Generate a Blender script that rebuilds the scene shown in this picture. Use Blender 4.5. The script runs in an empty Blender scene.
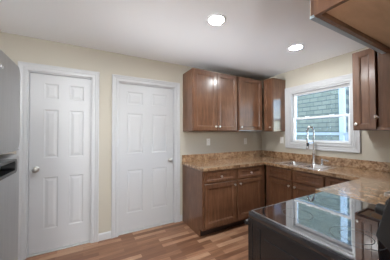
import bpy, bmesh, math, random
from mathutils import Vector, Matrix

random.seed(7)
SC = bpy.context.scene
C = SC.collection
PI = math.pi

# ------------------------------------------------------------------ camera
cam_d = bpy.data.cameras.new('camera')
cam = bpy.data.objects.new('camera', cam_d)
C.objects.link(cam)
F_PX = 191.576
cam_d.sensor_fit = 'HORIZONTAL'
cam_d.sensor_width = 36.0
cam_d.lens = 36.0 * F_PX / 390.0
cam_d.clip_start = 0.02
yaw, pitch, roll = 0.501, 0.017, -0.002
fw = Vector((math.sin(yaw), math.cos(yaw), 0)); rt = Vector((math.cos(yaw), -math.sin(yaw), 0)); up = Vector((0, 0, 1))
fw, up = fw * math.cos(pitch) + up * math.sin(pitch), up * math.cos(pitch) - fw * math.sin(pitch)
rt, up = rt * math.cos(roll) + up * math.sin(roll), up * math.cos(roll) - rt * math.sin(roll)
M = Matrix((rt, up, -fw)).transposed().to_4x4()
M.translation = Vector((-3.035, -2.744, 1.363))
cam.matrix_world = M
SC.camera = cam

# ------------------------------------------------------------------ world, sun, exposure
SKY_STRENGTH = 1.6
SUN_STRENGTH = 4.0
REAR_POWER = 45.0
SIDE_POWER = 4.3
SIDE_TILT = 0.24
SIDE_SPREAD = 40
LAMP_EMIT = 290.0
FILL_GLOBE_EMIT = 100.0  # emission of the added fill globe
world = bpy.data.worlds.new('sky')
SC.world = world
world.use_nodes = True
wn = world.node_tree.nodes
sky = wn.new('ShaderNodeTexSky')
sky.sky_type = 'NISHITA'
sky.sun_disc = False
sky.ozone_density = 4.0
sky.dust_density = 0.1
sky.sun_elevation = math.radians(48)
sky.sun_rotation = math.radians(250)
wn['Background'].inputs['Strength'].default_value = SKY_STRENGTH
world.node_tree.links.new(sky.outputs['Color'], wn['Background'].inputs['Color'])

SC.view_settings.view_transform = 'Standard'
SC.view_settings.look = 'None'
SC.view_settings.gamma = 1.0
SC.view_settings.use_curve_mapping = False
SC.view_settings.exposure = 0.44

# added fill light behind the camera, placed at an invented adjoining-room window
ld = bpy.data.lights.new('rear_fill_light', 'AREA')
ld.shape = 'RECTANGLE'; ld.size = 2.5; ld.size_y = 1.7
ld.energy = REAR_POWER
ld.color = (0.94, 0.97, 1.0)
lo = bpy.data.objects.new('rear_fill_light', ld)
C.objects.link(lo)
lo.location = (-2.3, -5.93, 1.00)
lo.rotation_euler = (PI / 2 - 0.04, 0, 0)
# added fill aimed at the ceiling from an invented side door, west wall
ld = bpy.data.lights.new('side_fill_light', 'AREA')
ld.shape = 'RECTANGLE'; ld.size = 0.80; ld.size_y = 0.80
ld.energy = SIDE_POWER
ld.color = (0.94, 0.97, 1.0)
lo = bpy.data.objects.new('side_fill_light', ld)
C.objects.link(lo)
lo.location = (-4.03, -0.85, 1.50)
lo.rotation_euler = (PI / 2 + SIDE_TILT, 0, -PI / 2)
ld.spread = math.radians(SIDE_SPREAD)
sd = bpy.data.lights.new('sun', 'SUN')
sd.energy = SUN_STRENGTH; sd.angle = 0.01; sd.color = (1.0, 0.96, 0.9)
so = bpy.data.objects.new('sun', sd)
C.objects.link(so)
so.rotation_euler = Vector((0.25, 0.45, -0.85)).to_track_quat('-Z', 'Y').to_euler()

# ------------------------------------------------------------------ materials
def new_mat(name):
    m = bpy.data.materials.new(name)
    m.use_nodes = True
    nt = m.node_tree
    return m, nt, nt.nodes['Principled BSDF']

def N(nt, t, **kw):
    n = nt.nodes.new(t)
    for k, v in kw.items():
        setattr(n, k, v)
    return n

def plain(name, col, rough=0.5, metal=0.0, bump=0.0, bscale=80.0, spec=0.5, coat=0.0, var=0.0, ior=None):
    m, nt, b = new_mat(name)
    b.inputs['Base Color'].default_value = (*col, 1)
    b.inputs['Roughness'].default_value = rough
    b.inputs['Metallic'].default_value = metal
    b.inputs['Specular IOR Level'].default_value = spec
    b.inputs['Coat Weight'].default_value = coat
    if ior: b.inputs['IOR'].default_value = ior
    tc = N(nt, 'ShaderNodeTexCoord')
    nz = N(nt, 'ShaderNodeTexNoise')
    nz.inputs['Scale'].default_value = bscale
    nz.inputs['Detail'].default_value = 3
    nt.links.new(tc.outputs['Object'], nz.inputs['Vector'])
    if bump:
        bp = N(nt, 'ShaderNodeBump')
        bp.inputs['Strength'].default_value = bump
        bp.inputs['Distance'].default_value = 0.002
        nt.links.new(nz.outputs['Fac'], bp.inputs['Height'])
        nt.links.new(bp.outputs['Normal'], b.inputs['Normal'])
    if var:
        mx = N(nt, 'ShaderNodeMix', data_type='RGBA')
        mx.inputs[6].default_value = (*[c * (1 - var) for c in col], 1)
        mx.inputs[7].default_value = (*[min(1, c * (1 + var)) for c in col], 1)
        nt.links.new(nz.outputs['Fac'], mx.inputs[0])
        nt.links.new(mx.outputs[2], b.inputs['Base Color'])
    return m

def ramp(nt, stops):
    r = N(nt, 'ShaderNodeValToRGB')
    cr = r.color_ramp
    while len(cr.elements) < len(stops):
        cr.elements.new(0.5)
    for e, (p, c) in zip(cr.elements, stops):
        e.position = p; e.color = (*c, 1)
    return r

def wood(name, dark, mid, light, rough=0.32, stretch=(14, 14, 1.6), coat=0.25):
    m, nt, b = new_mat(name)
    tc = N(nt, 'ShaderNodeTexCoord')
    mp = N(nt, 'ShaderNodeMapping')
    mp.inputs['Scale'].default_value = stretch
    nt.links.new(tc.outputs['Object'], mp.inputs['Vector'])
    n1 = N(nt, 'ShaderNodeTexNoise'); n1.inputs['Scale'].default_value = 2.4; n1.inputs['Detail'].default_value = 6
    n1.inputs['Roughness'].default_value = 0.6; n1.inputs['Distortion'].default_value = 0.5
    nt.links.new(mp.outputs['Vector'], n1.inputs['Vector'])
    n2 = N(nt, 'ShaderNodeTexNoise'); n2.inputs['Scale'].default_value = 5.0; n2.inputs['Detail'].default_value = 2
    nt.links.new(tc.outputs['Object'], n2.inputs['Vector'])
    ad = N(nt, 'ShaderNodeMath', operation='MULTIPLY_ADD')
    ad.inputs[1].default_value = 0.35
    nt.links.new(n2.outputs['Fac'], ad.inputs[0])
    ml = N(nt, 'ShaderNodeMath', operation='MULTIPLY'); ml.inputs[1].default_value = 0.65
    nt.links.new(n1.outputs['Fac'], ml.inputs[0]); nt.links.new(ml.outputs[0], ad.inputs[2])
    r = ramp(nt, [(0.3, dark), (0.5, mid), (0.7, light)])
    nt.links.new(ad.outputs[0], r.inputs['Fac'])
    nt.links.new(r.outputs['Color'], b.inputs['Base Color'])
    b.inputs['Roughness'].default_value = rough
    b.inputs['Coat Weight'].default_value = coat
    b.inputs['Coat Roughness'].default_value = 0.18
    b.inputs['Specular IOR Level'].default_value = 0.35
    return m

def laminate(name):
    m, nt, b = new_mat(name)
    tc = N(nt, 'ShaderNodeTexCoord')
    n1 = N(nt, 'ShaderNodeTexNoise'); n1.inputs['Scale'].default_value = 18; n1.inputs['Detail'].default_value = 8; n1.inputs['Roughness'].default_value = 0.68
    n1.inputs['Distortion'].default_value = 0.8
    n2 = N(nt, 'ShaderNodeTexVoronoi'); n2.inputs['Scale'].default_value = 55
    nt.links.new(tc.outputs['Object'], n1.inputs['Vector']); nt.links.new(tc.outputs['Object'], n2.inputs['Vector'])
    r = ramp(nt, [(0.30, (0.075, 0.034, 0.015)), (0.42, (0.20, 0.108, 0.056)), (0.55, (0.36, 0.225, 0.13)), (0.74, (0.54, 0.385, 0.255))])
    nt.links.new(n1.outputs['Fac'], r.inputs['Fac'])
    r2 = ramp(nt, [(0.1, (0.6, 0.6, 0.6)), (0.5, (1.1, 1.1, 1.1))])
    nt.links.new(n2.outputs['Distance'], r2.inputs['Fac'])
    mx = N(nt, 'ShaderNodeMix', data_type='RGBA', blend_type='MULTIPLY'); mx.inputs[0].default_value = 0.6
    nt.links.new(r.outputs['Color'], mx.inputs[6]); nt.links.new(r2.outputs['Color'], mx.inputs[7])
    nt.links.new(mx.outputs[2], b.inputs['Base Color'])
    b.inputs['Roughness'].default_value = 0.16
    b.inputs['Specular IOR Level'].default_value = 0.6
    b.inputs['Coat Weight'].default_value = 0.5
    b.inputs['Coat Roughness'].default_value = 0.10
    return m

def floor_mat():
    m, nt, b = new_mat('laminate_planks')
    tc = N(nt, 'ShaderNodeTexCoord')
    br = N(nt, 'ShaderNodeTexBrick')
    br.offset = 0.37; br.offset_frequency = 2
    br.inputs['Scale'].default_value = 1.0
    br.inputs['Brick Width'].default_value = 0.42
    br.inputs['Row Height'].default_value = 0.066
    br.inputs['Mortar Size'].default_value = 0.0007
    br.inputs['Mortar Smooth'].default_value = 0.4
    br.inputs['Bias'].default_value = 0.0
    br.inputs['Color1'].default_value = (0.0, 0.0, 0.0, 1)
    br.inputs['Color2'].default_value = (1, 1, 1, 1)
    br.inputs['Mortar'].default_value = (0.0, 0.0, 0.0, 1)
    nt.links.new(tc.outputs['Object'], br.inputs['Vector'])
    mp = N(nt, 'ShaderNodeMapping'); mp.inputs['Scale'].default_value = (2.2, 26, 26)
    nt.links.new(tc.outputs['Object'], mp.inputs['Vector'])
    n1 = N(nt, 'ShaderNodeTexNoise'); n1.inputs['Scale'].default_value = 1.8; n1.inputs['Detail'].default_value = 6; n1.inputs['Distortion'].default_value = 0.6
    nt.links.new(mp.outputs['Vector'], n1.inputs['Vector'])
    s = N(nt, 'ShaderNodeMath', operation='MULTIPLY_ADD'); s.inputs[1].default_value = 0.52
    k = N(nt, 'ShaderNodeMath', operation='MULTIPLY'); k.inputs[1].default_value = 0.48
    nt.links.new(n1.outputs['Fac'], k.inputs[0])
    nt.links.new(br.outputs['Color'], s.inputs[0]); nt.links.new(k.outputs[0], s.inputs[2])
    r = ramp(nt, [(0.15, (0.120, 0.050, 0.026)), (0.42, (0.205, 0.096, 0.052)), (0.60, (0.31, 0.158, 0.090)), (0.88, (0.44, 0.27, 0.17))])
    nt.links.new(s.outputs[0], r.inputs['Fac'])
    nt.links.new(r.outputs['Color'], b.inputs['Base Color'])
    b.inputs['Roughness'].default_value = 0.42
    return m

def shingle_mat():
    m, nt, b = new_mat('teal_shingles')
    tc = N(nt, 'ShaderNodeTexCoord')
    sx = N(nt, 'ShaderNodeSeparateXYZ'); cb = N(nt, 'ShaderNodeCombineXYZ')
    nt.links.new(tc.outputs['Object'], sx.inputs[0])
    nt.links.new(sx.outputs['Y'], cb.inputs['X']); nt.links.new(sx.outputs['Z'], cb.inputs['Y'])
    br = N(nt, 'ShaderNodeTexBrick')
    br.inputs['Scale'].default_value = 1.0
    br.inputs['Brick Width'].default_value = 0.24; br.inputs['Row Height'].default_value = 0.130
    br.inputs['Mortar Size'].default_value = 0.005; br.inputs['Mortar Smooth'].default_value = 0.1
    br.inputs['Color1'].default_value = (0.070, 0.070, 0.044, 1); br.inputs['Color2'].default_value = (0.098, 0.094, 0.060, 1)
    br.inputs['Mortar'].default_value = (0.012, 0.016, 0.012, 1)
    nt.links.new(cb.outputs[0], br.inputs['Vector'])
    dv = N(nt, 'ShaderNodeMath', operation='DIVIDE'); dv.inputs[1].default_value = 0.130
    fr_ = N(nt, 'ShaderNodeMath', operation='FRACT'); lt = N(nt, 'ShaderNodeMath', operation='LESS_THAN'); lt.inputs[1].default_value = 0.15
    nt.links.new(sx.outputs['Z'], dv.inputs[0]); nt.links.new(dv.outputs[0], fr_.inputs[0]); nt.links.new(fr_.outputs[0], lt.inputs[0])
    mx = N(nt, 'ShaderNodeMix', data_type='RGBA'); mx.inputs[7].default_value = (0.022, 0.028, 0.022, 1)
    nt.links.new(lt.outputs[0], mx.inputs[0]); nt.links.new(br.outputs['Color'], mx.inputs[6])
    nt.links.new(mx.outputs[2], b.inputs['Base Color'])
    bp = N(nt, 'ShaderNodeBump'); bp.inputs['Distance'].default_value = 0.01; bp.inputs['Strength'].default_value = 0.6; bp.invert = True
    nt.links.new(br.outputs['Fac'], bp.inputs['Height']); nt.links.new(bp.outputs['Normal'], b.inputs['Normal'])
    b.inputs['Roughness'].default_value = 0.75
    return m

def brushed(name, col, rough, scale=(2, 2, 120)):
    m, nt, b = new_mat(name)
    tc = N(nt, 'ShaderNodeTexCoord'); mp = N(nt, 'ShaderNodeMapping'); mp.inputs['Scale'].default_value = scale
    nt.links.new(tc.outputs['Object'], mp.inputs['Vector'])
    nz = N(nt, 'ShaderNodeTexNoise'); nz.inputs['Scale'].default_value = 3; nz.inputs['Detail'].default_value = 4
    nt.links.new(mp.outputs['Vector'], nz.inputs['Vector'])
    r = ramp(nt, [(0.3, [c * 0.9 for c in col]), (0.7, [min(1, c * 1.08) for c in col])])
    nt.links.new(nz.outputs['Fac'], r.inputs['Fac']); nt.links.new(r.outputs['Color'], b.inputs['Base Color'])
    b.inputs['Metallic'].default_value = 1.0; b.inputs['Roughness'].default_value = rough
    return m

def glass_mat():
    m = bpy.data.materials.new('window_glass'); m.use_nodes = True
    nt = m.node_tree; nt.nodes.clear()
    o = N(nt, 'ShaderNodeOutputMaterial'); mx = N(nt, 'ShaderNodeMixShader')
    t = N(nt, 'ShaderNodeBsdfTransparent'); g = N(nt, 'ShaderNodeBsdfGlossy'); g.inputs['Roughness'].default_value = 0.02
    f = N(nt, 'ShaderNodeFresnel'); f.inputs['IOR'].default_value = 1.45
    t.inputs['Color'].default_value = (0.95, 0.98, 0.98, 1)
    nt.links.new(f.outputs[0], mx.inputs[0]); nt.links.new(t.outputs[0], mx.inputs[1]); nt.links.new(g.outputs[0], mx.inputs[2])
    nt.links.new(mx.outputs[0], o.inputs['Surface'])
    return m

def emit(name, col, s):
    m, nt, b = new_mat(name)
    b.inputs['Base Color'].default_value = (0.9, 0.9, 0.9, 1)
    b.inputs['Emission Color'].default_value = (*col, 1)
    b.inputs['Emission Strength'].default_value = s
    return m

MT = dict(
    wall=plain('beige_wall_paint', (0.47, 0.43, 0.36), 0.7, bump=0.08, bscale=160),
    ceil=plain('white_ceiling_paint', (0.90, 0.915, 0.935), 0.85, bump=0.1, bscale=120),
    white=plain('white_gloss_paint', (0.50, 0.50, 0.51), 0.35, bump=0.02, bscale=60),
    vinyl=plain('white_vinyl', (0.82, 0.83, 0.84), 0.3),
    floor=floor_mat(),
    wood=wood('dark_stained_maple', (0.082, 0.036, 0.018), (0.134, 0.060, 0.031), (0.200, 0.095, 0.051), rough=0.34, coat=0.5),
    under=wood('raw_tan_plywood', (0.56, 0.37, 0.235), (0.66, 0.45, 0.295), (0.74, 0.53, 0.36), rough=0.5, stretch=(2, 8, 8), coat=0.0),
    dark=plain('dark_toe_kick', (0.025, 0.012, 0.008), 0.6),
    top=laminate('brown_stone_laminate'),
    nickel=plain('brushed_nickel', (0.72, 0.69, 0.65), 0.28, 1.0),
    knobmetal=plain('aged_satin_nickel', (0.42, 0.41, 0.39), 0.3, 1.0),
    chrome=plain('polished_chrome', (0.82, 0.83, 0.85), 0.22, 1.0),
    steel=brushed('stainless_steel', (0.36, 0.36, 0.37), 0.34, (120, 120, 2)),
    sink=plain('satin_sink_steel', (0.80, 0.81, 0.82), 0.24, 1.0),
    black=plain('black_enamel', (0.012, 0.012, 0.013), 0.22, bump=0.03, bscale=200),
    blackp=plain('black_plastic', (0.014, 0.014, 0.015), 0.4),
    cook=plain('black_ceramic_glass', (0.008, 0.008, 0.010), 0.025, spec=0.5, coat=1.0, ior=2.9),
    rim=plain('black_metal_rim', (0.018, 0.018, 0.02), 0.13, spec=0.8),
    ring=plain('grey_burner_print', (0.06, 0.06, 0.063), 0.35),
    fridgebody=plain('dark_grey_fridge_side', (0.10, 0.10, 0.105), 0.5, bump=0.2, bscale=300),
    gasket=plain('grey_rubber', (0.05, 0.05, 0.05), 0.7),
    strip=plain('sky_glint_pale', (0.36, 0.44, 0.52), 0.35),  # pale blue of a sky reflection, put into the colour
    plate=plain('white_plastic', (0.80, 0.79, 0.76), 0.35),
    slot=plain('dark_slot', (0.02, 0.02, 0.02), 0.6),
    glass=glass_mat(),
    lens=emit('lamp_lens', (0.89, 0.95, 0.975), LAMP_EMIT),
    globe=emit('fill_globe', (0.93, 0.965, 0.985), FILL_GLOBE_EMIT),
    shingle=shingle_mat(),
    skyblue=plain('sky_blue_backdrop', (0.20, 0.36, 0.60), 0.7),  # blue of the sky, worn by the added distant house
    extwhite=plain('white_exterior_paint', (0.21, 0.22, 0.215), 0.6),
    roof=plain('grey_roof_shingle', (0.12, 0.12, 0.125), 0.9, var=0.3, bscale=30),
    blind=plain('sky_block_cloth', (0.8, 0.8, 0.79), 0.9),
    concrete=plain('pale_concrete', (0.50, 0.49, 0.46), 0.9, bump=0.3, bscale=12, var=0.15),
    grass=plain('lawn_green', (0.10, 0.17, 0.06), 0.95, bump=0.5, bscale=60, var=0.4),
)

# ------------------------------------------------------------------ mesh helpers
class MB:
    def __init__(self):
        self.bm = bmesh.new()
    def quad(self, *pts):
        self.bm.faces.new([self.bm.verts.new(p) for p in pts])
    def box(self, x0, x1, y0, y1, z0, z1, bev=0.0, seg=2):
        x0, x1 = sorted((x0, x1)); y0, y1 = sorted((y0, y1)); z0, z1 = sorted((z0, z1))
        r = bmesh.ops.create_cube(self.bm, size=1.0)
        vs = r['verts']
        for v in vs:
            v.co = Vector(((x0 + x1) / 2 + v.co.x * (x1 - x0), (y0 + y1) / 2 + v.co.y * (y1 - y0), (z0 + z1) / 2 + v.co.z * (z1 - z0)))
        if bev:
            es = list({e for v in vs for e in v.link_edges})
            bmesh.ops.bevel(self.bm, geom=es, offset=bev, segments=seg, profile=0.5, affect='EDGES')
        return self
    def prism(self, poly, axis, a, b):
        """extrude a 2D polygon along axis from a to b; poly coords are the other two axes in order"""
        def P(p, t):
            q = list(p); q.insert(axis, t); return q
        A = [self.bm.verts.new(P(p, a)) for p in poly]
        B = [self.bm.verts.new(P(p, b)) for p in poly]
        n = len(poly)
        self.bm.faces.new(A[::-1]); self.bm.faces.new(B)
        for i in range(n):
            self.bm.faces.new((A[i], A[(i + 1) % n], B[(i + 1) % n], B[i]))
        return self
    def lathe(self, prof, origin, axis=(0, 0, 1), n=24):
        """prof = [(r, h)...]"""
        ax = Vector(axis).normalized()
        u = ax.orthogonal().normalized(); w = ax.cross(u)
        o = Vector(origin)
        rings = []
        for r, h in prof:
            if r < 1e-6:
                rings.append([self.bm.verts.new(o + ax * h)])
            else:
                rings.append([self.bm.verts.new(o + ax * h + (u * math.cos(t) + w * math.sin(t)) * r) for t in [2 * PI * i / n for i in range(n)]])
        for A, B in zip(rings, rings[1:]):
            for i in range(n):
                j = (i + 1) % n
                if len(A) == 1 and len(B) == 1: continue
                if len(A) == 1: self.bm.faces.new((A[0], B[j], B[i]))
                elif len(B) == 1: self.bm.faces.new((A[i], A[j], B[0]))
                else: self.bm.faces.new((A[i], A[j], B[j], B[i]))
        return self
    def tube(self, pts, r, n=12, cap=True):
        pts = [Vector(p) for p in pts]
        rings = []; pu = None
        for i, p in enumerate(pts):
            d = (pts[min(i + 1, len(pts) - 1)] - pts[max(i - 1, 0)]).normalized()
            u = d.orthogonal().normalized() if pu is None else (pu - d * pu.dot(d)).normalized()
            pu = u; w = d.cross(u)
            rr = r[i] if isinstance(r, (list, tuple)) else r
            rings.append([self.bm.verts.new(p + (u * math.cos(t) + w * math.sin(t)) * rr) for t in [2 * PI * k / n for k in range(n)]])
        for A, B in zip(rings, rings[1:]):
            for i in range(n):
                j = (i + 1) % n
                self.bm.faces.new((A[i], A[j], B[j], B[i]))
        if cap:
            self.bm.faces.new(rings[0][::-1]); self.bm.faces.new(rings[-1])
        return self
    def build(self, name, mat, parent=None, smooth=False, bev=0.0):
        bmesh.ops.remove_doubles(self.bm, verts=self.bm.verts, dist=1e-6)
        bmesh.ops.recalc_face_normals(self.bm, faces=self.bm.faces)
        me = bpy.data.meshes.new(name)
        self.bm.to_mesh(me); self.bm.free()
        me.materials.append(MT[mat])
        if smooth:
            me.shade_smooth()
            try: me.set_sharp_from_angle(angle=math.radians(38))
            except Exception: pass
        o = bpy.data.objects.new(name, me)
        C.objects.link(o)
        if parent is not None: o.parent = parent
        if bev:
            md = o.modifiers.new('bevel', 'BEVEL'); md.width = bev; md.segments = 2; md.limit_method = 'ANGLE'
        return o

def tag(o, label=None, cat=None, group=None, kind=None):
    if label: o['label'] = label
    if cat: o['category'] = cat
    if group: o['group'] = group
    if kind: o['kind'] = kind
    return o

def thing(name, loc, rz, label=None, cat=None, group=None, kind=None):
    o = bpy.data.objects.new(name, None)
    o.empty_display_size = 0.05
    C.objects.link(o)
    o.location = loc; o.rotation_euler = (0, 0, rz)
    return tag(o, label, cat, group, kind)

def copy_tree(o, parent=None):
    c = o.copy(); C.objects.link(c); c.parent = parent
    for ch in list(o.children):
        copy_tree(ch, c)
    return c

FACE_S, FACE_W, FACE_N, FACE_E = 0.0, -PI / 2, PI, PI / 2   # which way local -y looks

def struct(name, mb, mat, label=None, **k):
    o = mb.build(name, mat, **k)
    o['kind'] = 'structure'
    if label: o['label'] = label
    return o

def rect_loops(mb, loops):
    """nested rectangles in the local xz plane: (x0,x1,z0,z1,y); joined outer to inner, last one filled"""
    vs = []
    for x0, x1, z0, z1, y in loops:
        vs.append([mb.bm.verts.new((x0, y, z0)), mb.bm.verts.new((x1, y, z0)), mb.bm.verts.new((x1, y, z1)), mb.bm.verts.new((x0, y, z1))])
    for A, B in zip(vs, vs[1:]):
        for i in range(4):
            j = (i + 1) % 4
            mb.bm.faces.new((A[i], A[j], B[j], B[i]))
    mb.bm.faces.new(vs[-1])
    return vs

def panel_front(x0, x1, z0, z1, yb, t=0.020, fw=0.056, rec=0.012):
    """framed door or drawer front with a recessed panel; local front at yb - t"""
    mb = MB(); f = yb - t
    e = 0.002
    vs = rect_loops(mb, [(x0, x1, z0, z1, yb), (x0, x1, z0, z1, f + e), (x0 + e, x1 - e, z0 + e, z1 - e, f),
                         (x0 + fw, x1 - fw, z0 + fw, z1 - fw, f), (x0 + fw + 0.004, x1 - fw - 0.004, z0 + fw + 0.004, z1 - fw - 0.004, f + 0.004),
                         (x0 + fw + 0.010, x1 - fw - 0.010, z0 + fw + 0.010, z1 - fw - 0.010, f + 0.005),
                         (x0 + fw + 0.013, x1 - fw - 0.013, z0 + fw + 0.013, z1 - fw - 0.013, f + rec)])
    mb.bm.faces.new(vs[0][::-1])
    return mb

KNOB = [(0.0, 0), (0.008, 0), (0.006, 0.004), (0.0048, 0.012), (0.009, 0.016), (0.0145, 0.020), (0.0155, 0.024), (0.013, 0.028), (0.006, 0.030), (0, 0.0303)]
def knob(parent, x, y, z, name='knob'):
    return MB().lathe(KNOB, (x, y, z), (0, -1, 0), 16).build(name, 'nickel', parent, smooth=True)

def frame_sweep(mb, x0, x1, z0, z1, prof, closed):
    """mitred moulding around an opening; prof = [(offset outward, projection)], local wall plane y=0, front -y"""
    def path(o):
        if closed: return [(x0 - o, z0 - o), (x1 + o, z0 - o), (x1 + o, z1 + o), (x0 - o, z1 + o)]
        return [(x0 - o, z0), (x0 - o, z1 + o), (x1 + o, z1 + o), (x1 + o, z0)]
    R = [[mb.bm.verts.new((x, -w, z)) for x, z in path(o)] for o, w in prof]
    n = len(prof)
    for a in range(n):
        A, B = R[a], R[(a + 1) % n]
        for i in range(4 if closed else 3):
            j = (i + 1) % 4
            mb.bm.faces.new((A[i], A[j], B[j], B[i]))
    if not closed:
        mb.bm.faces.new([r[0] for r in R]); mb.bm.faces.new([r[3] for r in R][::-1])
    return mb

CASING = [(0.0, 0.0), (0.0, 0.013), (0.008, 0.017), (0.030, 0.017), (0.036, 0.013), (0.042, 0.018), (0.062, 0.021), (0.070, 0.025), (0.080, 0.025), (0.084, 0.021), (0.084, 0.0)]

# ------------------------------------------------------------------ room shell
H = 2.44
XL, YB = -4.08, -6.0
struct('floor', MB().box(XL - 0.12, 0.12, YB - 0.12, 0.12, -0.10, 0.0), 'floor')
struct('ceiling', MB().box(XL - 0.12, 0.12, YB - 0.12, 0.12, H, H + 0.15), 'ceil')

D1 = (-3.642, -3.018, 2.064)   # door openings: left, right, head
D2 = (-2.702, -1.893, 2.062)
w = MB()
xs = [XL, D1[0], D1[1], D2[0], D2[1], 0.12]
w.box(XL, D1[0], 0, 0.12, 0, H); w.box(D1[0], D1[1], 0, 0.12, D1[2], H); w.box(D1[1], D2[0], 0, 0.12, 0, H)
w.box(D2[0], D2[1], 0, 0.12, D2[2], H); w.box(D2[1], 0.12, 0, 0.12, 0, H)
struct('wall_north', w, 'wall')
WY0, WY1, WZ0, WZ1 = -1.523, -0.638, 1.196, 2.056    # window opening
w = MB()
w.box(0, 0.12, YB, WY0, 0, H); w.box(0, 0.12, WY1, 0, 0, H); w.box(0, 0.12, WY0, WY1, 0, WZ0); w.box(0, 0.12, WY0, WY1, WZ1, H)
struct('wall_east', w, 'wall')
w = MB()
w.box(XL - 0.12, XL, YB, -1.30, 0, H); w.box(XL - 0.12, XL, -0.40, 0.12, 0, H); w.box(XL - 0.12, XL, -1.30, -0.40, 2.05, H)
struct('wall_west', w, 'wall')
gd = thing('fill_door', (XL - 0.05, -0.85, 0.01), FACE_E, kind='structure')  # unseen door added as a place for the side fill light
m = MB()
for a, b, c, d in ((-0.44, -0.36, 0, 2.03), (0.36, 0.44, 0, 2.03), (-0.36, 0.36, 0, 0.18), (-0.36, 0.36, 1.93, 2.03)):
    m.box(a, b, -0.02, 0.02, c, d)
m.build('door_frame', 'white', gd)
MB().box(-0.365, 0.365, -0.003, 0.003, 0.175, 1.935).build('sky_block_blind', 'blind', gd)  # opaque blind added to keep sky light out
struct('wall_south', MB().box(-2.30, 0, -2.72, -2.60, 0, H), 'wall')
RW = (-3.6, -1.0, 0.45, 2.15)
w = MB()
w.box(XL, RW[0], YB - 0.12, YB, 0, H); w.box(RW[1], 0, YB - 0.12, YB, 0, H)
w.box(RW[0], RW[1], YB - 0.12, YB, 0, RW[2]); w.box(RW[0], RW[1], YB - 0.12, YB, RW[3], H)
struct('wall_back', w, 'wall')
# unseen window added in the adjoining room to house the rear fill
wf = thing('fill_window', (0, YB, 0), FACE_N, kind='structure')
m = MB()
for a, b, c, d in ((1.0, 1.06, 0.45, 2.15), (3.54, 3.6, 0.45, 2.15), (1.06, 3.54, 0.45, 0.51), (1.06, 3.54, 2.09, 2.15), (2.27, 2.33, 0.51, 2.09)):
    m.box(a, b, 0.03, 0.10, c, d)
m.build('window_frame', 'vinyl', wf)
MB().box(1.06, 3.54, 0.085, 0.089, 0.51, 2.09).build('sky_block_blind', 'blind', wf)  # added blind shuts outdoor light out of this opening

# baseboards
def base_prof(x0, x1, ang, origin, name):
    m = MB().prism([(0, 0), (-0.014, 0), (-0.014, 0.075), (-0.008, 0.088), (0, 0.09)], 0, x0, x1)
    o = struct(name, m, 'white'); o.location = origin; o.rotation_euler = (0, 0, ang); return o
base_prof(D1[1] + 0.085, D2[0] - 0.085, FACE_S, (0, 0, 0), 'baseboard_north')
base_prof(D2[1] + 0.085, -1.768, FACE_S, (0, 0, 0), 'baseboard_north')
base_prof(XL, D1[0] - 0.085, FACE_S, (0, 0, 0), 'baseboard_north')
base_prof(1.56, 6.20, FACE_E, (XL, 0, 0), 'baseboard_west').scale.x = 1
bpy.data.objects['baseboard_west'].location = (XL, -7.54, 0)

# door casings and thresholds
for k, D in ((1, D1), (2, D2)):
    struct('trim_%d' % k, frame_sweep(MB(), D[0], D[1], 0, D[2], CASING, False), 'white', 'white moulded casing around the door')
    m = MB()
    m.box(D[0], D[0] + 0.010, 0.0, 0.118, 0, D[2] - 0.001); m.box(D[1] - 0.010, D[1], 0.0, 0.118, 0, D[2] - 0.001); m.box(D[0] + 0.010, D[1] - 0.010, 0.0, 0.118, D[2] - 0.012, D[2] - 0.001)
    m.box(D[0] + 0.010, D[1] - 0.010, 0.112, 0.119, 0, D[2] - 0.012)  # unseen panel added behind the leaf to seal out outside light
    struct('trim_%d' % (k + 4), m, 'white', 'white door jamb with an added light-sealing back panel')
    struct('trim_%d' % (k + 6), MB().box(D[0] + 0.011, D[1] - 0.011, 0.005, 0.11, 0.0, 0.016, 0.004), 'white', 'white threshold strip under the door')

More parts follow.
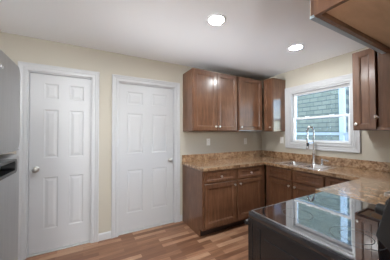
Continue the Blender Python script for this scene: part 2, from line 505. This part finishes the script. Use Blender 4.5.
def six_panel_door(name, D, cols, knob_x, label):
    x0, x1, zt = D[0] + 0.0125, D[1] - 0.0125, D[2] - 0.0145
    zb = 0.022
    root = thing(name, ((x0 + x1) / 2, 0.055, zb), FACE_S, label, None, None, 'structure')
    cx = (x0 + x1) / 2
    f, bk = -0.035, 0.0
    zr = [(0.267, 0.853), (1.077, 1.633), (1.759, 1.934)]
    s = (zt - 0.10) / (2.04 - 0.10)
    zr = [(a * s, b * s) for a, b in zr]
    X = sorted({x0, x1, *[c for p in cols for c in p]}); Z = sorted({zb, zt, *[c for p in zr for c in p]})
    mb = MB()
    for xa, xb in zip(X, X[1:]):
        for za, zc in zip(Z, Z[1:]):
            if (xa, xb) in cols and (za, zc) in zr:
                L = [(xa, xb, za, zc, f)]
                for o, y in ((0.006, f + 0.004), (0.013, f + 0.006), (0.020, f + 0.006), (0.042, f + 0.0018), (0.046, f + 0.0012)):
                    L.append((xa + o, xb - o, za + o, zc - o, y))
                rect_loops(mb, [(a - cx, b - cx, c - zb, d - zb, y) for a, b, c, d, y in L])
            else:
                mb.quad((xa - cx, f, za - zb), (xb - cx, f, za - zb), (xb - cx, f, zc - zb), (xa - cx, f, zc - zb))
    a, b, c, d = x0 - cx, x1 - cx, 0, zt - zb
    mb.quad((a, bk, c), (b, bk, c), (b, bk, d), (a, bk, d))
    mb.quad((a, f, c), (a, bk, c), (a, bk, d), (a, f, d)); mb.quad((b, f, c), (b, bk, c), (b, bk, d), (b, f, d))
    mb.quad((a, f, c), (b, f, c), (b, bk, c), (a, bk, c)); mb.quad((a, f, d), (b, f, d), (b, bk, d), (a, bk, d))
    mb.build('door_leaf', 'white', root)
    kn = MB().lathe([(0, 0), (0.033, 0), (0.033, 0.005), (0.028, 0.009), (0.012, 0.012), (0.011, 0.030), (0.020, 0.038), (0.027, 0.048), (0.0285, 0.058), (0.025, 0.067), (0.014, 0.073), (0, 0.0745)],
                    (knob_x - cx, f, 0.957 - zb), (0, -1, 0), 24).build('door_knob', 'knobmetal', root, smooth=True)
    kn['label'] = 'round brushed nickel knob'
    return root

six_panel_door('door_1', D1, [(-3.500, -3.364), (-3.254, -3.107)], -3.568, 'narrow white six-panel door nearest the refrigerator')
six_panel_door('door_2', D2, [(-2.588, -2.372), (-2.241, -2.010)], -1.962, 'wider white six-panel door beside the base cabinet')

# ------------------------------------------------------------------ kitchen window (faces west)
# local x = -world y, local front -y = world -x
struct('trim_3', frame_sweep(MB(), -WY1, -WY0, WZ0, WZ1, CASING[:-5] + [(0.068, 0.021), (0.076, 0.025), (0.088, 0.025), (0.092, 0.021), (0.092, 0.0)], True), 'white', 'white moulded window casing').rotation_euler = (0, 0, FACE_W)
win = thing('window_1', (0.0, (WY0 + WY1) / 2, WZ0), FACE_W, 'white double-hung window over the sink', kind='structure')
hw = (WY1 - WY0) / 2; hh = WZ1 - WZ0
m = MB()
m.box(-hw, -hw + 0.022, 0.0, 0.12, 0, hh); m.box(hw - 0.022, hw, 0.0, 0.12, 0, hh); m.box(-hw + 0.022, hw - 0.022, 0.0, 0.12, hh - 0.022, hh); m.box(-hw + 0.022, hw - 0.022, 0.0, 0.12, 0, 0.025)
m.build('window_frame', 'white', win)
def sash(name, z0, z1, y0, y1, st, tr, br):
    a = hw - 0.023
    m = MB()
    m.box(-a, -a + st, y0, y1, z0, z1, 0.003); m.box(a - st, a, y0, y1, z0, z1, 0.003)
    m.box(-a + st, a - st, y0, y1, z0, z0 + br, 0.003); m.box(-a + st, a - st, y0, y1, z1 - tr, z1, 0.003)
    s = m.build(name, 'vinyl', win)
    MB().box(-a + st - 0.003, a - st + 0.003, (y0 + y1) / 2 - 0.002, (y0 + y1) / 2 + 0.002, z0 + br - 0.003, z1 - tr + 0.003).build('glass_pane', 'glass', s)
    return s
zm = 1.607 - WZ0
lower = sash('lower_sash', 0.026, zm + 0.016, 0.030, 0.062, 0.034, 0.032, 0.030)
upper = sash('upper_sash', zm - 0.016, hh - 0.023, 0.066, 0.098, 0.034, 0.036, 0.030)
for xx in (-0.18, 0.18):
    MB().box(xx - 0.03, xx + 0.03, 0.032, 0.056, zm + 0.016, zm + 0.026, 0.003).build('sash_lock', 'vinyl', win)

# ------------------------------------------------------------------ cabinets
def carcass(root, w, d, z0, z1, recess=0.02, toe=False, under='under', left_to_floor=False):
    """open-bottomed box with side panels, back, top and a bottom set up by recess; local x 0..w, y 0..d, front face frame at y=0"""
    m = MB(); t = 0.018
    zb = 0.10 if toe else z0
    if toe:
        pts = [(0, 0.10), (0, z1), (d, z1), (d, 0), (0.072, 0), (0.072, 0.10)]
        m.prism(pts, 0, 0, t); m.prism(pts, 0, w - t, w)
    else:
        m.box(0, t, 0, d, z0, z1); m.box(w - t, w, 0, d, z0, z1)
    m.box(t, w - t, d - 0.012, d, zb, z1)
    if not toe:
        m.box(t, w - t, 0.0, d - 0.012, z1 - t, z1)
    fs = 0.036
    m.box(t, fs, 0, 0.019, zb, z1); m.box(w - fs, w - t, 0, 0.019, zb, z1)
    m.box(fs, w - fs, 0, 0.019, z1 - fs, z1); m.box(fs, w - fs, 0, 0.019, zb, zb + fs)
    c = m.build('cabinet_body', 'wood', root, bev=0.0015)
    b = MB().box(t, w - t, 0.019, d - 0.012, zb + recess, zb + recess + 0.01).build('bottom_panel', under, root)
    if toe:
        MB().box(t, w - t, 0.072, 0.085, 0.0, 0.099).build('toe_kick', 'dark', root)
    return c

def add_door(root, x0, x1, z0, z1, kx=None, kz=None, fw=0.056, name='door'):
    d = panel_front(x0, x1, z0, z1, -0.001, fw=fw).build(name, 'wood', root)
    if kx is not None:
        knob(d, kx, -0.021, kz)
    return d

# --- base cabinet on the door wall: two drawers over two doors, x -1.765 .. -0.655
AX = -1.762
baseA = thing('base_cabinet', (AX, -0.61, 0), FACE_S, 'brown two-door base cabinet with two drawers, end panel next to the wider white door', 'cabinet')
carcass(baseA, 1.150, 0.604, 0, 0.868, toe=True)
mid = -1.195 - AX
for a, b, kx in ((0.030, -1.222 - AX, None), (-1.178 - AX, -0.690 - AX, None)):
    dr = add_door(baseA, a, b, 0.712, 0.850, (a + b) / 2, 0.781, fw=0.032, name='drawer')
dl = add_door(baseA, 0.030, -1.212 - AX, 0.132, 0.694, -1.243 - AX, 0.640)
dr = add_door(baseA, -1.182 - AX, -0.690 - AX, 0.132, 0.694, -1.144 - AX, 0.640)
MB().box(mid - 0.016, mid + 0.016, 0, 0.019, 0.137, 0.831).build('centre_stile', 'wood', baseA)
MB().box(0.037, 1.068, 0.0005, 0.018, 0.693, 0.713).build('mid_rail', 'wood', baseA)

MB().box(1.068, 1.1125, 0.0, 0.019, 0.137, 0.831).build('corner_filler', 'wood', baseA)

# --- sink base cabinet under the window: local x = -(y - y0)
SY = -0.634
sinkbase = thing('sink_base_cabinet', (-0.61, SY, 0), FACE_W, 'brown sink base cabinet under the window with two false drawer fronts', 'cabinet')
carcass(sinkbase, 0.876, 0.604, 0, 0.868, toe=True)
for a, b in ((0.058, 0.442), (0.472, 0.856)):
    add_door(sinkbase, a, b, 0.712, 0.850, fw=0.032, name='false_drawer_front')
add_door(sinkbase, 0.058, 0.446, 0.132, 0.694, 0.414, 0.640)
add_door(sinkbase, 0.468, 0.856, 0.132, 0.694, 0.500, 0.640)
MB().box(0.441, 0.473, 0, 0.019, 0.137, 0.831).build('centre_stile', 'wood', sinkbase)
MB().box(0.066, 0.839, 0.0005, 0.018, 0.693, 0.713).build('mid_rail', 'wood', sinkbase)

MB().box(0.0365, 0.066, 0.0, 0.019, 0.137, 0.831).build('corner_filler', 'wood', sinkbase)
# --- next base unit toward the range
nb = thing('base_cabinet', (-0.61, -1.512, 0), FACE_W, 'narrow brown drawer base cabinet in the corner by the range', 'cabinet')
carcass(nb, 0.325, 0.604, 0, 0.868, toe=True)
add_door(nb, 0.014, 0.300, 0.712, 0.850, 0.157, 0.781, fw=0.032, name='drawer')
add_door(nb, 0.014, 0.300, 0.132, 0.694, 0.05, 0.640)

# --- base unit of the south run between range and corner, faces north
cb = thing('base_cabinet', (-0.660, -1.890, 0), FACE_N, 'brown base cabinet under the counter right beside the black range', 'cabinet')
carcass(cb, 0.78, 0.690, 0, 0.868, toe=True)
for a, b in ((0.03, 0.375), (0.405, 0.75)):
    add_door(cb, a, b, 0.712, 0.850, (a + b) / 2, 0.781, fw=0.032, name='drawer')
    add_door(cb, a, b, 0.132, 0.694, b - 0.03 if a < 0.1 else a + 0.03, 0.640)

# --- upper cabinets
UZ0, UZ1 = 1.393, 2.300
ua = thing('wall_cabinet', (-1.752, -0.325, UZ0), FACE_S, 'brown two-door wall cabinet, its left side facing the wider white door', 'cabinet')
carcass(ua, 0.826, 0.322, 0, UZ1 - UZ0)
add_door(ua, 0.014, 0.413, 0.014, UZ1 - UZ0 - 0.014, 0.384, 0.070)
add_door(ua, 0.421, 0.812, 0.014, UZ1 - UZ0 - 0.014, 0.452, 0.070)
ub = thing('wall_cabinet', (-0.905, -0.325, UZ0), FACE_S, 'brown single-door wall cabinet set into the room corner', 'cabinet')
carcass(ub, 0.551, 0.322, 0, UZ1 - UZ0)
d_ = add_door(ub, 0.012, 0.540, 0.014, UZ1 - UZ0 - 0.014, 0.050, 0.070)
s_ = MB().box(0.014, 0.538, -0.019, -0.002, 0.0085, 0.0135).build('sky_glint_edge', 'strip', ub); s_['label'] = 'painted sky reflection along the door bottom'  # sky shine on the door's bottom edge, put in as a pale strip
uc = thing('wall_cabinet', (-0.325, -0.352, UZ0), FACE_W, 'narrow brown wall cabinet at the left of the window', 'cabinet')
carcass(uc, 0.198, 0.322, 0, UZ1 - UZ0)
add_door(uc, 0.014, 0.186, 0.014, UZ1 - UZ0 - 0.014, 0.155, 0.070, fw=0.045)
ud = thing('wall_cabinet', (-0.325, -1.664, UZ0), FACE_W, 'brown wall cabinet at the right of the window', 'cabinet')
carcass(ud, 0.575, 0.322, 0, UZ1 - UZ0)
add_door(ud, 0.018, 0.212, 0.014, UZ1 - UZ0 - 0.014, 0.040, 0.070, fw=0.052)
ue = thing('wall_cabinet', (-0.352, -2.268, UZ0), FACE_N, 'brown wall cabinet hung lower, right of the short one above the range', 'cabinet')
carcass(ue, 1.116, 0.330, 0, UZ1 - UZ0)
add_door(ue, 0.56, 1.102, 0.014, UZ1 - UZ0 - 0.014, 1.073, 0.070)
add_door(ue, 0.014, 0.55, 0.014, UZ1 - UZ0 - 0.014, 0.52, 0.070)
OZ = 1.841
uf = thing('wall_cabinet', (-1.474, -2.298, OZ), FACE_N, 'short brown wall cabinet above the range with pale underside', 'cabinet')
carcass(uf, 0.763, 0.300, 0, UZ1 - OZ, recess=0.020)
add_door(uf, 0.010, 0.378, 0.012, UZ1 - OZ - 0.014, 0.35, 0.06)
add_door(uf, 0.385, 0.753, 0.012, UZ1 - OZ - 0.014, 0.413, 0.06)
s_ = MB().box(0.010, 0.753, -0.021, -0.0012, 0.000, 0.0115).build('sky_glint_edge', 'strip', uf); s_['label'] = 'painted pale blue sky reflection along the front bottom edge'  # strip coloured like window light reflected in the door bottoms

# ------------------------------------------------------------------ countertop
ct = thing('countertop', (0, 0, 0.872), 0, 'brown mottled laminate countertop running around three sides under the window', 'countertop')
CF = -0.646; T0, T1 = 0.001, 0.038
S = (-0.565, -0.095, -1.405, -0.775)    # sink cut-out x0 x1 y0 y1
m = MB()
m.box(-1.768, CF, CF, -0.0015, T0, T1)
m.box(CF, -0.0015, S[3], -0.0015, T0, T1)
m.box(CF, S[0], S[2], S[3], T0, T1); m.box(S[1], -0.0015, S[2], S[3], T0, T1)
m.box(CF, -0.0015, -1.850, S[2], T0, T1)
m.box(-1.446, -0.0015, -2.596, -1.850, T0, T1)
bmesh.ops.remove_doubles(m.bm, verts=m.bm.verts, dist=1e-5)
m.build('worktop', 'top', ct)
m = MB()
BT = 0.150
m.box(-1.768, -0.0015, -0.021, -0.0015, T1, BT, 0.003)
m.box(-0.021, -0.0015, -2.596, -0.021, T1, BT, 0.003)
m.box(-1.446, -0.021, -2.596, -2.577, T1, BT, 0.003)
m.build('backsplash', 'top', ct)

# ------------------------------------------------------------------ sink and faucet
sk = thing('sink', (-0.33, -1.09, 0.910), FACE_W, 'stainless double-bowl drop-in sink under the window', 'sink')
# local x = -(y), local -y = toward front (-x)
def rounded(x0, x1, y0, y1, r, n=5):
    P = []
    for cx, cy, a0 in ((x1 - r, y1 - r, 0), (x0 + r, y1 - r, PI / 2), (x0 + r, y0 + r, PI), (x1 - r, y0 + r, 1.5 * PI)):
        for i in range(n + 1):
            a = a0 + PI / 2 * i / n
            P.append((cx + r * math.cos(a), cy + r * math.sin(a)))
    return P
bowls = [(-0.285, -0.012, -0.205, 0.130), (0.012, 0.285, -0.205, 0.130)]
m = MB()
outer = rounded(-0.335, 0.335, -0.255, 0.250, 0.03)
bm = m.bm
vo0 = [bm.verts.new((*p, 0.0005)) for p in outer]; vo1 = [bm.verts.new((*p, 0.005)) for p in rounded(-0.331, 0.331, -0.251, 0.246, 0.028)]
n = len(outer)
for i in range(n):
    bm.faces.new((vo0[i], vo0[(i + 1) % n], vo1[(i + 1) % n], vo1[i]))
holes = []
for b in bowls:
    holes.append([bm.verts.new((*p, 0.005)) for p in rounded(*b, 0.045)])
edges = []
for loop in [vo1] + holes:
    for i in range(len(loop)):
        e = bm.edges.get((loop[i], loop[(i + 1) % len(loop)])) or bm.edges.new((loop[i], loop[(i + 1) % len(loop)]))
        edges.append(e)
bmesh.ops.triangle_fill(bm, edges=edges, use_beauty=True)
m.build('rim', 'sink', sk)
for b, h in zip(bowls, holes):
    m = MB(); prev = None
    for ins, z in ((0, 0.0048), (0.004, -0.002), (0.012, -0.155), (0.03, -0.172), (0.06, -0.178)):
        L = [m.bm.verts.new((*p, z)) for p in rounded(b[0] + ins, b[1] - ins, b[2] + ins, b[3] - ins, 0.045)]
        if prev:
            for i in range(len(L)):
                j = (i + 1) % len(L)
                m.bm.faces.new((prev[i], prev[j], L[j], L[i]))
        prev = L
    m.bm.faces.new(prev)
    bo = m.build('bowl', 'sink', sk, smooth=True)
    MB().lathe([(0.0, 0.002), (0.030, 0.002), (0.042, 0.004), (0.044, 0.0)], ((b[0] + b[1]) / 2, -0.03, -0.178), (0, 0, 1), 20).build('drain', 'chrome', bo, smooth=True)

fa = thing('faucet', (-0.125, -1.095, 0.9155), FACE_W, 'tall chrome gooseneck pull-down faucet at the back of the sink', 'faucet')
MB().lathe([(0, 0), (0.028, 0), (0.028, 0.008), (0.022, 0.014), (0.019, 0.02), (0.019, 0.12), (0.021, 0.125), (0.021, 0.15), (0.013, 0.158), (0, 0.158)], (0, 0, 0), n=24).build('faucet_body', 'chrome', fa, smooth=True)
pts = [(0, 0, 0.150), (0, 0, 0.30), (0, 0, 0.460)]
for i in range(1, 17):
    a = PI * i / 16
    pts.append((0, -0.076 + 0.076 * math.cos(a), 0.460 + 0.076 * math.sin(a)))
pts.append((0, -0.152, 0.36))
MB().tube(pts, 0.0085, 14).build('spout', 'chrome', fa, smooth=True)
sp = MB()
hel = []
for i in range(420):
    t = i / 419; s = t * (len(pts) - 2); k = int(s); fr = s - k
    k = min(k, len(pts) - 2)
    p = Vector(pts[k]).lerp(Vector(pts[k + 1]), fr); d = (Vector(pts[k + 1]) - Vector(pts[k])).normalized()
    u = Vector((1, 0, 0)); v = d.cross(u)
    a = t * 2 * PI * 52
    hel.append(p + (u * math.cos(a) + v * math.sin(a)) * 0.0112)
sp.tube(hel[90:], 0.0022, 5).build('spring_coil', 'chrome', fa, smooth=True)
MB().lathe([(0, 0), (0.017, 0), (0.019, 0.012), (0.0145, 0.05), (0.014, 0.145), (0.011, 0.15), (0, 0.15)], (0, -0.152, 0.215), n=20).build('spray_head', 'chrome', fa, smooth=True)
MB().lathe([(0.0146, 0), (0.0165, 0.002), (0.0165, 0.05), (0.0146, 0.052)], (0, -0.152, 0.255), n=20).build('spray_grip', 'blackp', fa, smooth=True)
MB().tube([(0, -0.02, 0.30), (0, -0.152, 0.30)], 0.005, 10).build('docking_arm', 'chrome', fa, smooth=True)
h = MB().lathe([(0, 0), (0.022, 0), (0.022, 0.006), (0.015, 0.012), (0.014, 0.045), (0.0165, 0.05), (0.0165, 0.07), (0.008, 0.078), (0, 0.078)], (0.115, 0.0, 0), n=20)
h.tube([(0.115, 0, 0.060), (0.16, -0.015, 0.068), (0.215, -0.030, 0.058)], [0.011, 0.009, 0.007], 12)
h.build('lever_handle', 'chrome', fa, smooth=True)

# ------------------------------------------------------------------ range
RX0, RX1, RF, RB = -2.222, -1.450, -1.905, -2.592
rg = thing('range', (RX0, RF, 0), 0, 'black glass-top electric range in the foreground', 'range')
W_ = RX1 - RX0; DP = RF - RB      # local: x 0..W_, y from 0 (front) to -DP (back); front faces +y
m = MB()
m.box(0.004, W_ - 0.004, -DP + 0.004, -0.030, 0.06, 0.872, 0.004)
# pressed ridges of the side panels
for xx, s in ((0.004, -1), (W_ - 0.004, 1)):
    x2 = xx + s * 0.0035
    m.box(min(xx, x2), max(xx, x2), -0.085, -0.060, 0.09, 0.835, 0.0015)
    m.box(min(xx, x2), max(xx, x2), -DP + 0.03, -0.115, 0.115, 0.80, 0.0015)
m.build('range_body', 'black', rg)
m = MB()
m.box(0.0, W_, -DP + 0.075, 0.0, 0.874, 0.908, 0.005, 2)
m.build('cooktop_frame', 'rim', rg, smooth=True)
m = MB().box(0.016, W_ - 0.016, -DP + 0.09, -0.016, 0.9082, 0.9135, 0.0015)
gl = m.build('glass_top', 'cook', rg)
m = MB()
for a, b, c, d in ((0.011, W_ - 0.011, -0.016, -0.011), (0.011, W_ - 0.011, -DP + 0.085, -DP + 0.09), (0.011, 0.016, -DP + 0.09, -0.016), (W_ - 0.016, W_ - 0.011, -DP + 0.09, -0.016)):
    m.box(a, b, c, d, 0.9082, 0.9142)
m.build('glass_edge_trim', 'steel', rg)
for (bx, by, r) in ((0.20, -0.44, 0.095), (0.20, -0.17, 0.075), (0.57, -0.44, 0.075), (0.57, -0.17, 0.105)):
    mm = MB()
    for rr in (r, r * 0.62) if r > 0.09 else (r,):
        mm.lathe([(rr - 0.0012, 0.0001), (rr - 0.0012, 0.0004), (rr + 0.0012, 0.0004), (rr + 0.0012, 0.0001)], (bx, by, 0.9135), n=64)
    mm.build('burner_ring', 'ring', gl)
od = MB().box(0.006, W_ - 0.006, -0.029, 0.012, 0.225, 0.868, 0.006).build('oven_door', 'black', rg)
MB().box(0.14, W_ - 0.14, 0.0121, 0.0135, 0.36, 0.66, 0.0005).build('oven_window', 'cook', od)
hm = MB().tube([(0.03, 0.055, 0.815), (W_ - 0.03, 0.055, 0.815)], 0.013, 14)
for xx in (0.075, W_ - 0.075):
    hm.box(xx - 0.012, xx + 0.012, 0.0125, 0.055, 0.803, 0.827, 0.003)
hm.build('oven_handle', 'blackp', od, smooth=True)
dm = MB().box(0.006, W_ - 0.006, -0.029, 0.012, 0.062, 0.218, 0.006).build('storage_drawer', 'black', rg)
fm = MB()
for xx in (0.05, W_ - 0.05):
    for yy in (-0.08, -DP + 0.08):
        MB().lathe([(0, 0), (0.02, 0), (0.02, 0.01), (0.012, 0.014), (0.012, 0.06), (0, 0.06)], (xx, yy, 0), n=14).build('foot', 'blackp', rg, smooth=True)
fm.bm.free()
# backguard: leaning control panel overhanging a narrow neck
b0 = -DP
prof = [(b0 + 0.004, 0.880), (b0 + 0.074, 0.880), (b0 + 0.074, 0.985), (b0 + 0.112, 1.018), (b0 + 0.118, 1.032), (b0 + 0.085, 1.158), (b0 + 0.085, 1.170), (b0 + 0.004, 1.170)]
bg = MB().prism(prof, 0, 0.002, W_ - 0.002).build('backguard', 'blackp', rg, bev=0.004)
# slanted face frame: from (b0+.118,1.032) to (b0+.099,1.158)
fn = Vector((0, 0.126, 0.019)).normalized()
def on_face(t):
    return Vector((0, b0 + 0.118 - 0.019 * t, 1.032 + 0.126 * t))
for xx in (0.075, 0.165, W_ - 0.165, W_ - 0.075):
    p = on_face(0.5)
    MB().lathe([(0, 0), (0.024, 0), (0.024, 0.004), (0.020, 0.006), (0.0185, 0.026), (0.015, 0.029), (0, 0.029)], (xx, p.y, p.z), fn, 20).build('control_knob', 'blackp', bg, smooth=True)
q0, q1 = on_face(0.28), on_face(0.78)
mm = MB()
o = fn * 0.0012
mm.quad((0.27, q0.y + o.y, q0.z + o.z), (0.50, q0.y + o.y, q0.z + o.z), (0.50, q1.y + o.y, q1.z + o.z), (0.27, q1.y + o.y, q1.z + o.z))
mm.build('display_panel', 'cook', bg)
tm = MB().box(0.001, W_ - 0.001, b0 + 0.078, b0 + 0.096, 1.1625, 1.174, 0.003)
tm.build('top_trim', 'nickel', bg)

# ------------------------------------------------------------------ refrigerator (faces east)
FX, FY0, FY1 = -3.310, -2.335, -1.600
fr = thing('refrigerator', (-3.42, (FY0 + FY1) / 2, 0), FACE_E, 'stainless top-freezer refrigerator at the left edge', 'refrigerator')
hwf = (FY1 - FY0) / 2
MB().box(-hwf + 0.004, hwf - 0.004, 0.0, 0.60, 0.03, 1.645, 0.008).build('fridge_body', 'fridgebody', fr)
def fdoor(name, z0, z1, r):
    # rounded outline in local xz, extruded 0.07 toward the front with a softened edge
    m = MB()
    prev = None
    rows = [(0.0, -0.012), (0.0, -0.078)] + [(0.022 - 0.022 * math.cos(a), -0.078 - 0.032 * math.sin(a)) for a in [PI / 2 * i / 6 for i in range(1, 7)]]
    first = None
    for ins, y in rows:
        L = [m.bm.verts.new((p[0], y, p[1])) for p in rounded(-hwf + ins, hwf - ins, z0 + ins * 0.3, z1 - ins * 0.7, max(0.012, r - ins * 0.3), 7)]
        if prev:
            for i in range(len(L)):
                j = (i + 1) % len(L); m.bm.faces.new((prev[i], prev[j], L[j], L[i]))
        else: first = L
        prev = L
    m.bm.faces.new(prev); m.bm.faces.new(first[::-1])
    return m.build(name, 'steel', fr, smooth=True)
fz = fdoor('freezer_door', 1.286, 1.668, 0.045)
fd = fdoor('fridge_door', 0.10, 1.276, 0.02)
MB().box(-hwf + 0.01, hwf - 0.01, -0.011, -0.001, 0.11, 1.63).build('door_gasket', 'gasket', fr)
MB().box(-hwf + 0.01, hwf - 0.01, -0.05, 0.0, 0.03, 0.092, 0.004).build('kick_grille', 'blackp', fr)
def loop_handle(parent, z0, z1, name):
    m = MB(); prev = None; first = None
    x1_, x0_ = hwf - 0.205, -hwf + 0.02
    out = rounded(x0_, x1_, z0, z1, 0.018); inn = rounded(x0_ + 0.02, x1_ - 0.02, z0 + 0.010, z1 - 0.008, 0.010)
    for P, y in ((inn, -0.108), (out, -0.108), (out, -0.150), (inn, -0.150), (inn, -0.108)):
        L = [m.bm.verts.new((p[0], y, p[1])) for p in P]
        if prev:
            for i in range(len(L)):
                j = (i + 1) % len(L); m.bm.faces.new((prev[i], prev[j], L[j], L[i]))
        prev = L
    return m.build(name, 'blackp', parent, smooth=True)
h_ = loop_handle(fd, 1.222, 1.272, 'handle'); h_['label'] = 'black loop handle'
mm = MB().box(-hwf + 0.01, hwf - 0.03, -0.113, -0.108, 1.290, 1.296, 0.002)
mm.build('handle_strip', 'steel', fz)
mm = MB().lathe([(0, 0), (0.007, 0), (0.007, 0.002), (0, 0.003)], (hwf - 0.225, -0.1095, 1.600), (0, -1, 0), 16)
mm.build('badge', 'chrome', fz)
for xx in (-hwf + 0.06, hwf - 0.06):
    for yy in (0.06, 0.54):
        MB().lathe([(0, 0), (0.022, 0), (0.022, 0.03), (0, 0.03)], (xx, yy, 0), n=12).build('foot', 'blackp', fr)

# ------------------------------------------------------------------ outlets and switch
def outlet(name, loc, ang, label, sw=False, group=None):
    t = thing(name, loc, ang, label, 'switch' if sw else 'outlet', group)
    MB().box(-0.036, 0.036, -0.006, -0.0005, -0.058, 0.058, 0.003).build('cover_plate', 'plate', t)
    if sw:
        MB().box(-0.017, 0.017, -0.009, -0.006, -0.034, 0.034, 0.0012).build('rocker', 'plate', t)
    else:
        for zz in (-0.021, 0.021):
            s = MB().box(-0.016, 0.016, -0.0075, -0.006, zz - 0.014, zz + 0.014, 0.0007).build('socket', 'plate', t)
            m = MB()
            m.box(-0.007, -0.005, -0.0078, -0.0074, zz - 0.003, zz + 0.006); m.box(0.005, 0.007, -0.0078, -0.0074, zz - 0.003, zz + 0.006)
            m.build('slot', 'slot', s)
    return t
outlet('wall_outlet', (-1.277, 0, 1.215), FACE_S, 'white wall outlet under the two-door wall cabinet')
outlet('wall_outlet', (-0.440, 0, 1.210), FACE_S, 'white wall outlet close to the room corner')
outlet('wall_switch', (0, -0.462, 1.235), FACE_W, 'white rocker switch on the wall left of the window casing', True)

# ------------------------------------------------------------------ recessed ceiling lights
def downlight(x, y, label):
    t = thing('ceiling_light', (x, y, H), 0, label, 'ceiling light', None)
    MB().lathe([(0.070, -0.0005), (0.092, -0.0005), (0.094, -0.004), (0.088, -0.008), (0.074, -0.009), (0.070, -0.006), (0.070, -0.0005)], (0, 0, 0), n=40).build('trim_ring', 'vinyl', t, smooth=True)
    MB().lathe([(0.0, -0.0065), (0.050, -0.0062), (0.069, -0.0045), (0.069, -0.001), (0.0, -0.001)], (0, 0, 0), n=40).build('lens', 'lens', t, smooth=True)
    return t
L1 = downlight(-1.989, -1.262, 'round recessed ceiling light nearer the doors, the larger lit one')
L2 = downlight(-0.775, -1.257, 'round recessed ceiling light nearer the window')
for x, y, lb in ((-3.20, -1.26, 'round recessed ceiling light above the aisle in front of the refrigerator'),):
    q = copy_tree(L1); q.location = (x, y, H); q['label'] = lb

pl = thing('fill_pendant', (-3.25, -3.85, H), 0, 'added white globe fill light hanging unseen behind the camera', 'lamp')  # fill lamp added out of view, lighting the door wall like a flash
MB().lathe([(0, -0.0005), (0.06, -0.0005), (0.06, -0.015), (0.02, -0.03), (0, -0.03)], (0, 0, 0), n=24).build('canopy', 'nickel', pl, smooth=True)
MB().tube([(0, 0, -0.029), (0, 0, -0.50)], 0.004, 8).build('cord', 'blackp', pl)
MB().lathe([(0, 0), (0.045, 0), (0.05, -0.03), (0.05, -0.055), (0, -0.055)], (0, 0, -0.50), n=24).build('lamp_holder', 'nickel', pl, smooth=True)
MB().lathe([(0.16 * math.sin(PI * i / 16), -0.555 - 0.155 + 0.16 * math.cos(PI * i / 16)) for i in range(17)], (0, 0, 0), n=32).build('globe_shade', 'globe', pl, smooth=True)

# ------------------------------------------------------------------ outside
gr = MB().box(-14, 22, -16, 14, -0.75, -0.55)
struct('ground', gr, 'concrete')
nh = thing('neighbour_house', (3.0, -0.06, -0.55), 0, 'teal shingled house with white corner trim seen through the window', 'house')
m = MB().box(0, 0.8, 0, 8, 0, 5.2); m.box(0.8, 7, 4.2, 8, 0, 5.2)
m.build('shingle_wall', 'shingle', nh)
MB().box(-0.03, 0.12, -0.07, 0.03, 0, 5.2).build('corner_board', 'extwhite', nh)
MB().prism([(-0.35, 5.2), (1.15, 5.2), (0.4, 5.9)], 1, -0.35, 8.3).build('roof', 'roof', nh)
MB().prism([(3.9, 5.2), (8.3, 5.2), (6.1, 7.2)], 0, 1.2, 7.35).build('roof', 'roof', nh)
fe = thing('yard_fence', (1.75, -0.4, -0.55), 0, 'white rail fence between the window and the teal house', 'fence')
MB().box(-0.02, 0.02, -1.6, 2.4, 1.865, 1.925).build('rail', 'extwhite', fe)
MB().box(-0.02, 0.02, -1.6, 2.4, 1.70, 1.745).build('rail', 'extwhite', fe)
MB().box(-0.02, 0.02, -1.6, 2.4, 0.3, 0.36).build('rail', 'extwhite', fe)
for yy in (-1.6, 2.4):
    MB().box(-0.05, 0.05, yy - 0.05, yy + 0.05, 0, 1.98).build('post', 'extwhite', fe)
for yy in (-0.35,):
    MB().box(-0.045, 0.045, yy - 0.05, yy + 0.05, 0, 1.925).build('post', 'extwhite', fe)

bh = thing('sky_standin_house', (12.0, -4.5, -0.55), 0, 'added pale blue house standing in for sky, right of the teal one', 'house')  # house added for sky blue beyond the corner and in the counter reflection
m = MB().box(0, 7, 0, 12.5, 0, 6.0)
m.build('backdrop_wall', 'skyblue', bh)
MB().prism([(-0.4, 6.0), (12.9, 6.0), (6.25, 9.0)], 0, -0.4, 7.4).build('roof', 'roof', bh)
for yy in (1.6, 10.9):
    wfr = MB().box(-0.05, 0.0, yy - 0.5, yy + 0.5, 1.6, 3.1).build('window', 'extwhite', bh)
    MB().box(-0.06, -0.05, yy - 0.42, yy + 0.42, 1.68, 3.02).build('pane', 'slot', wfr)
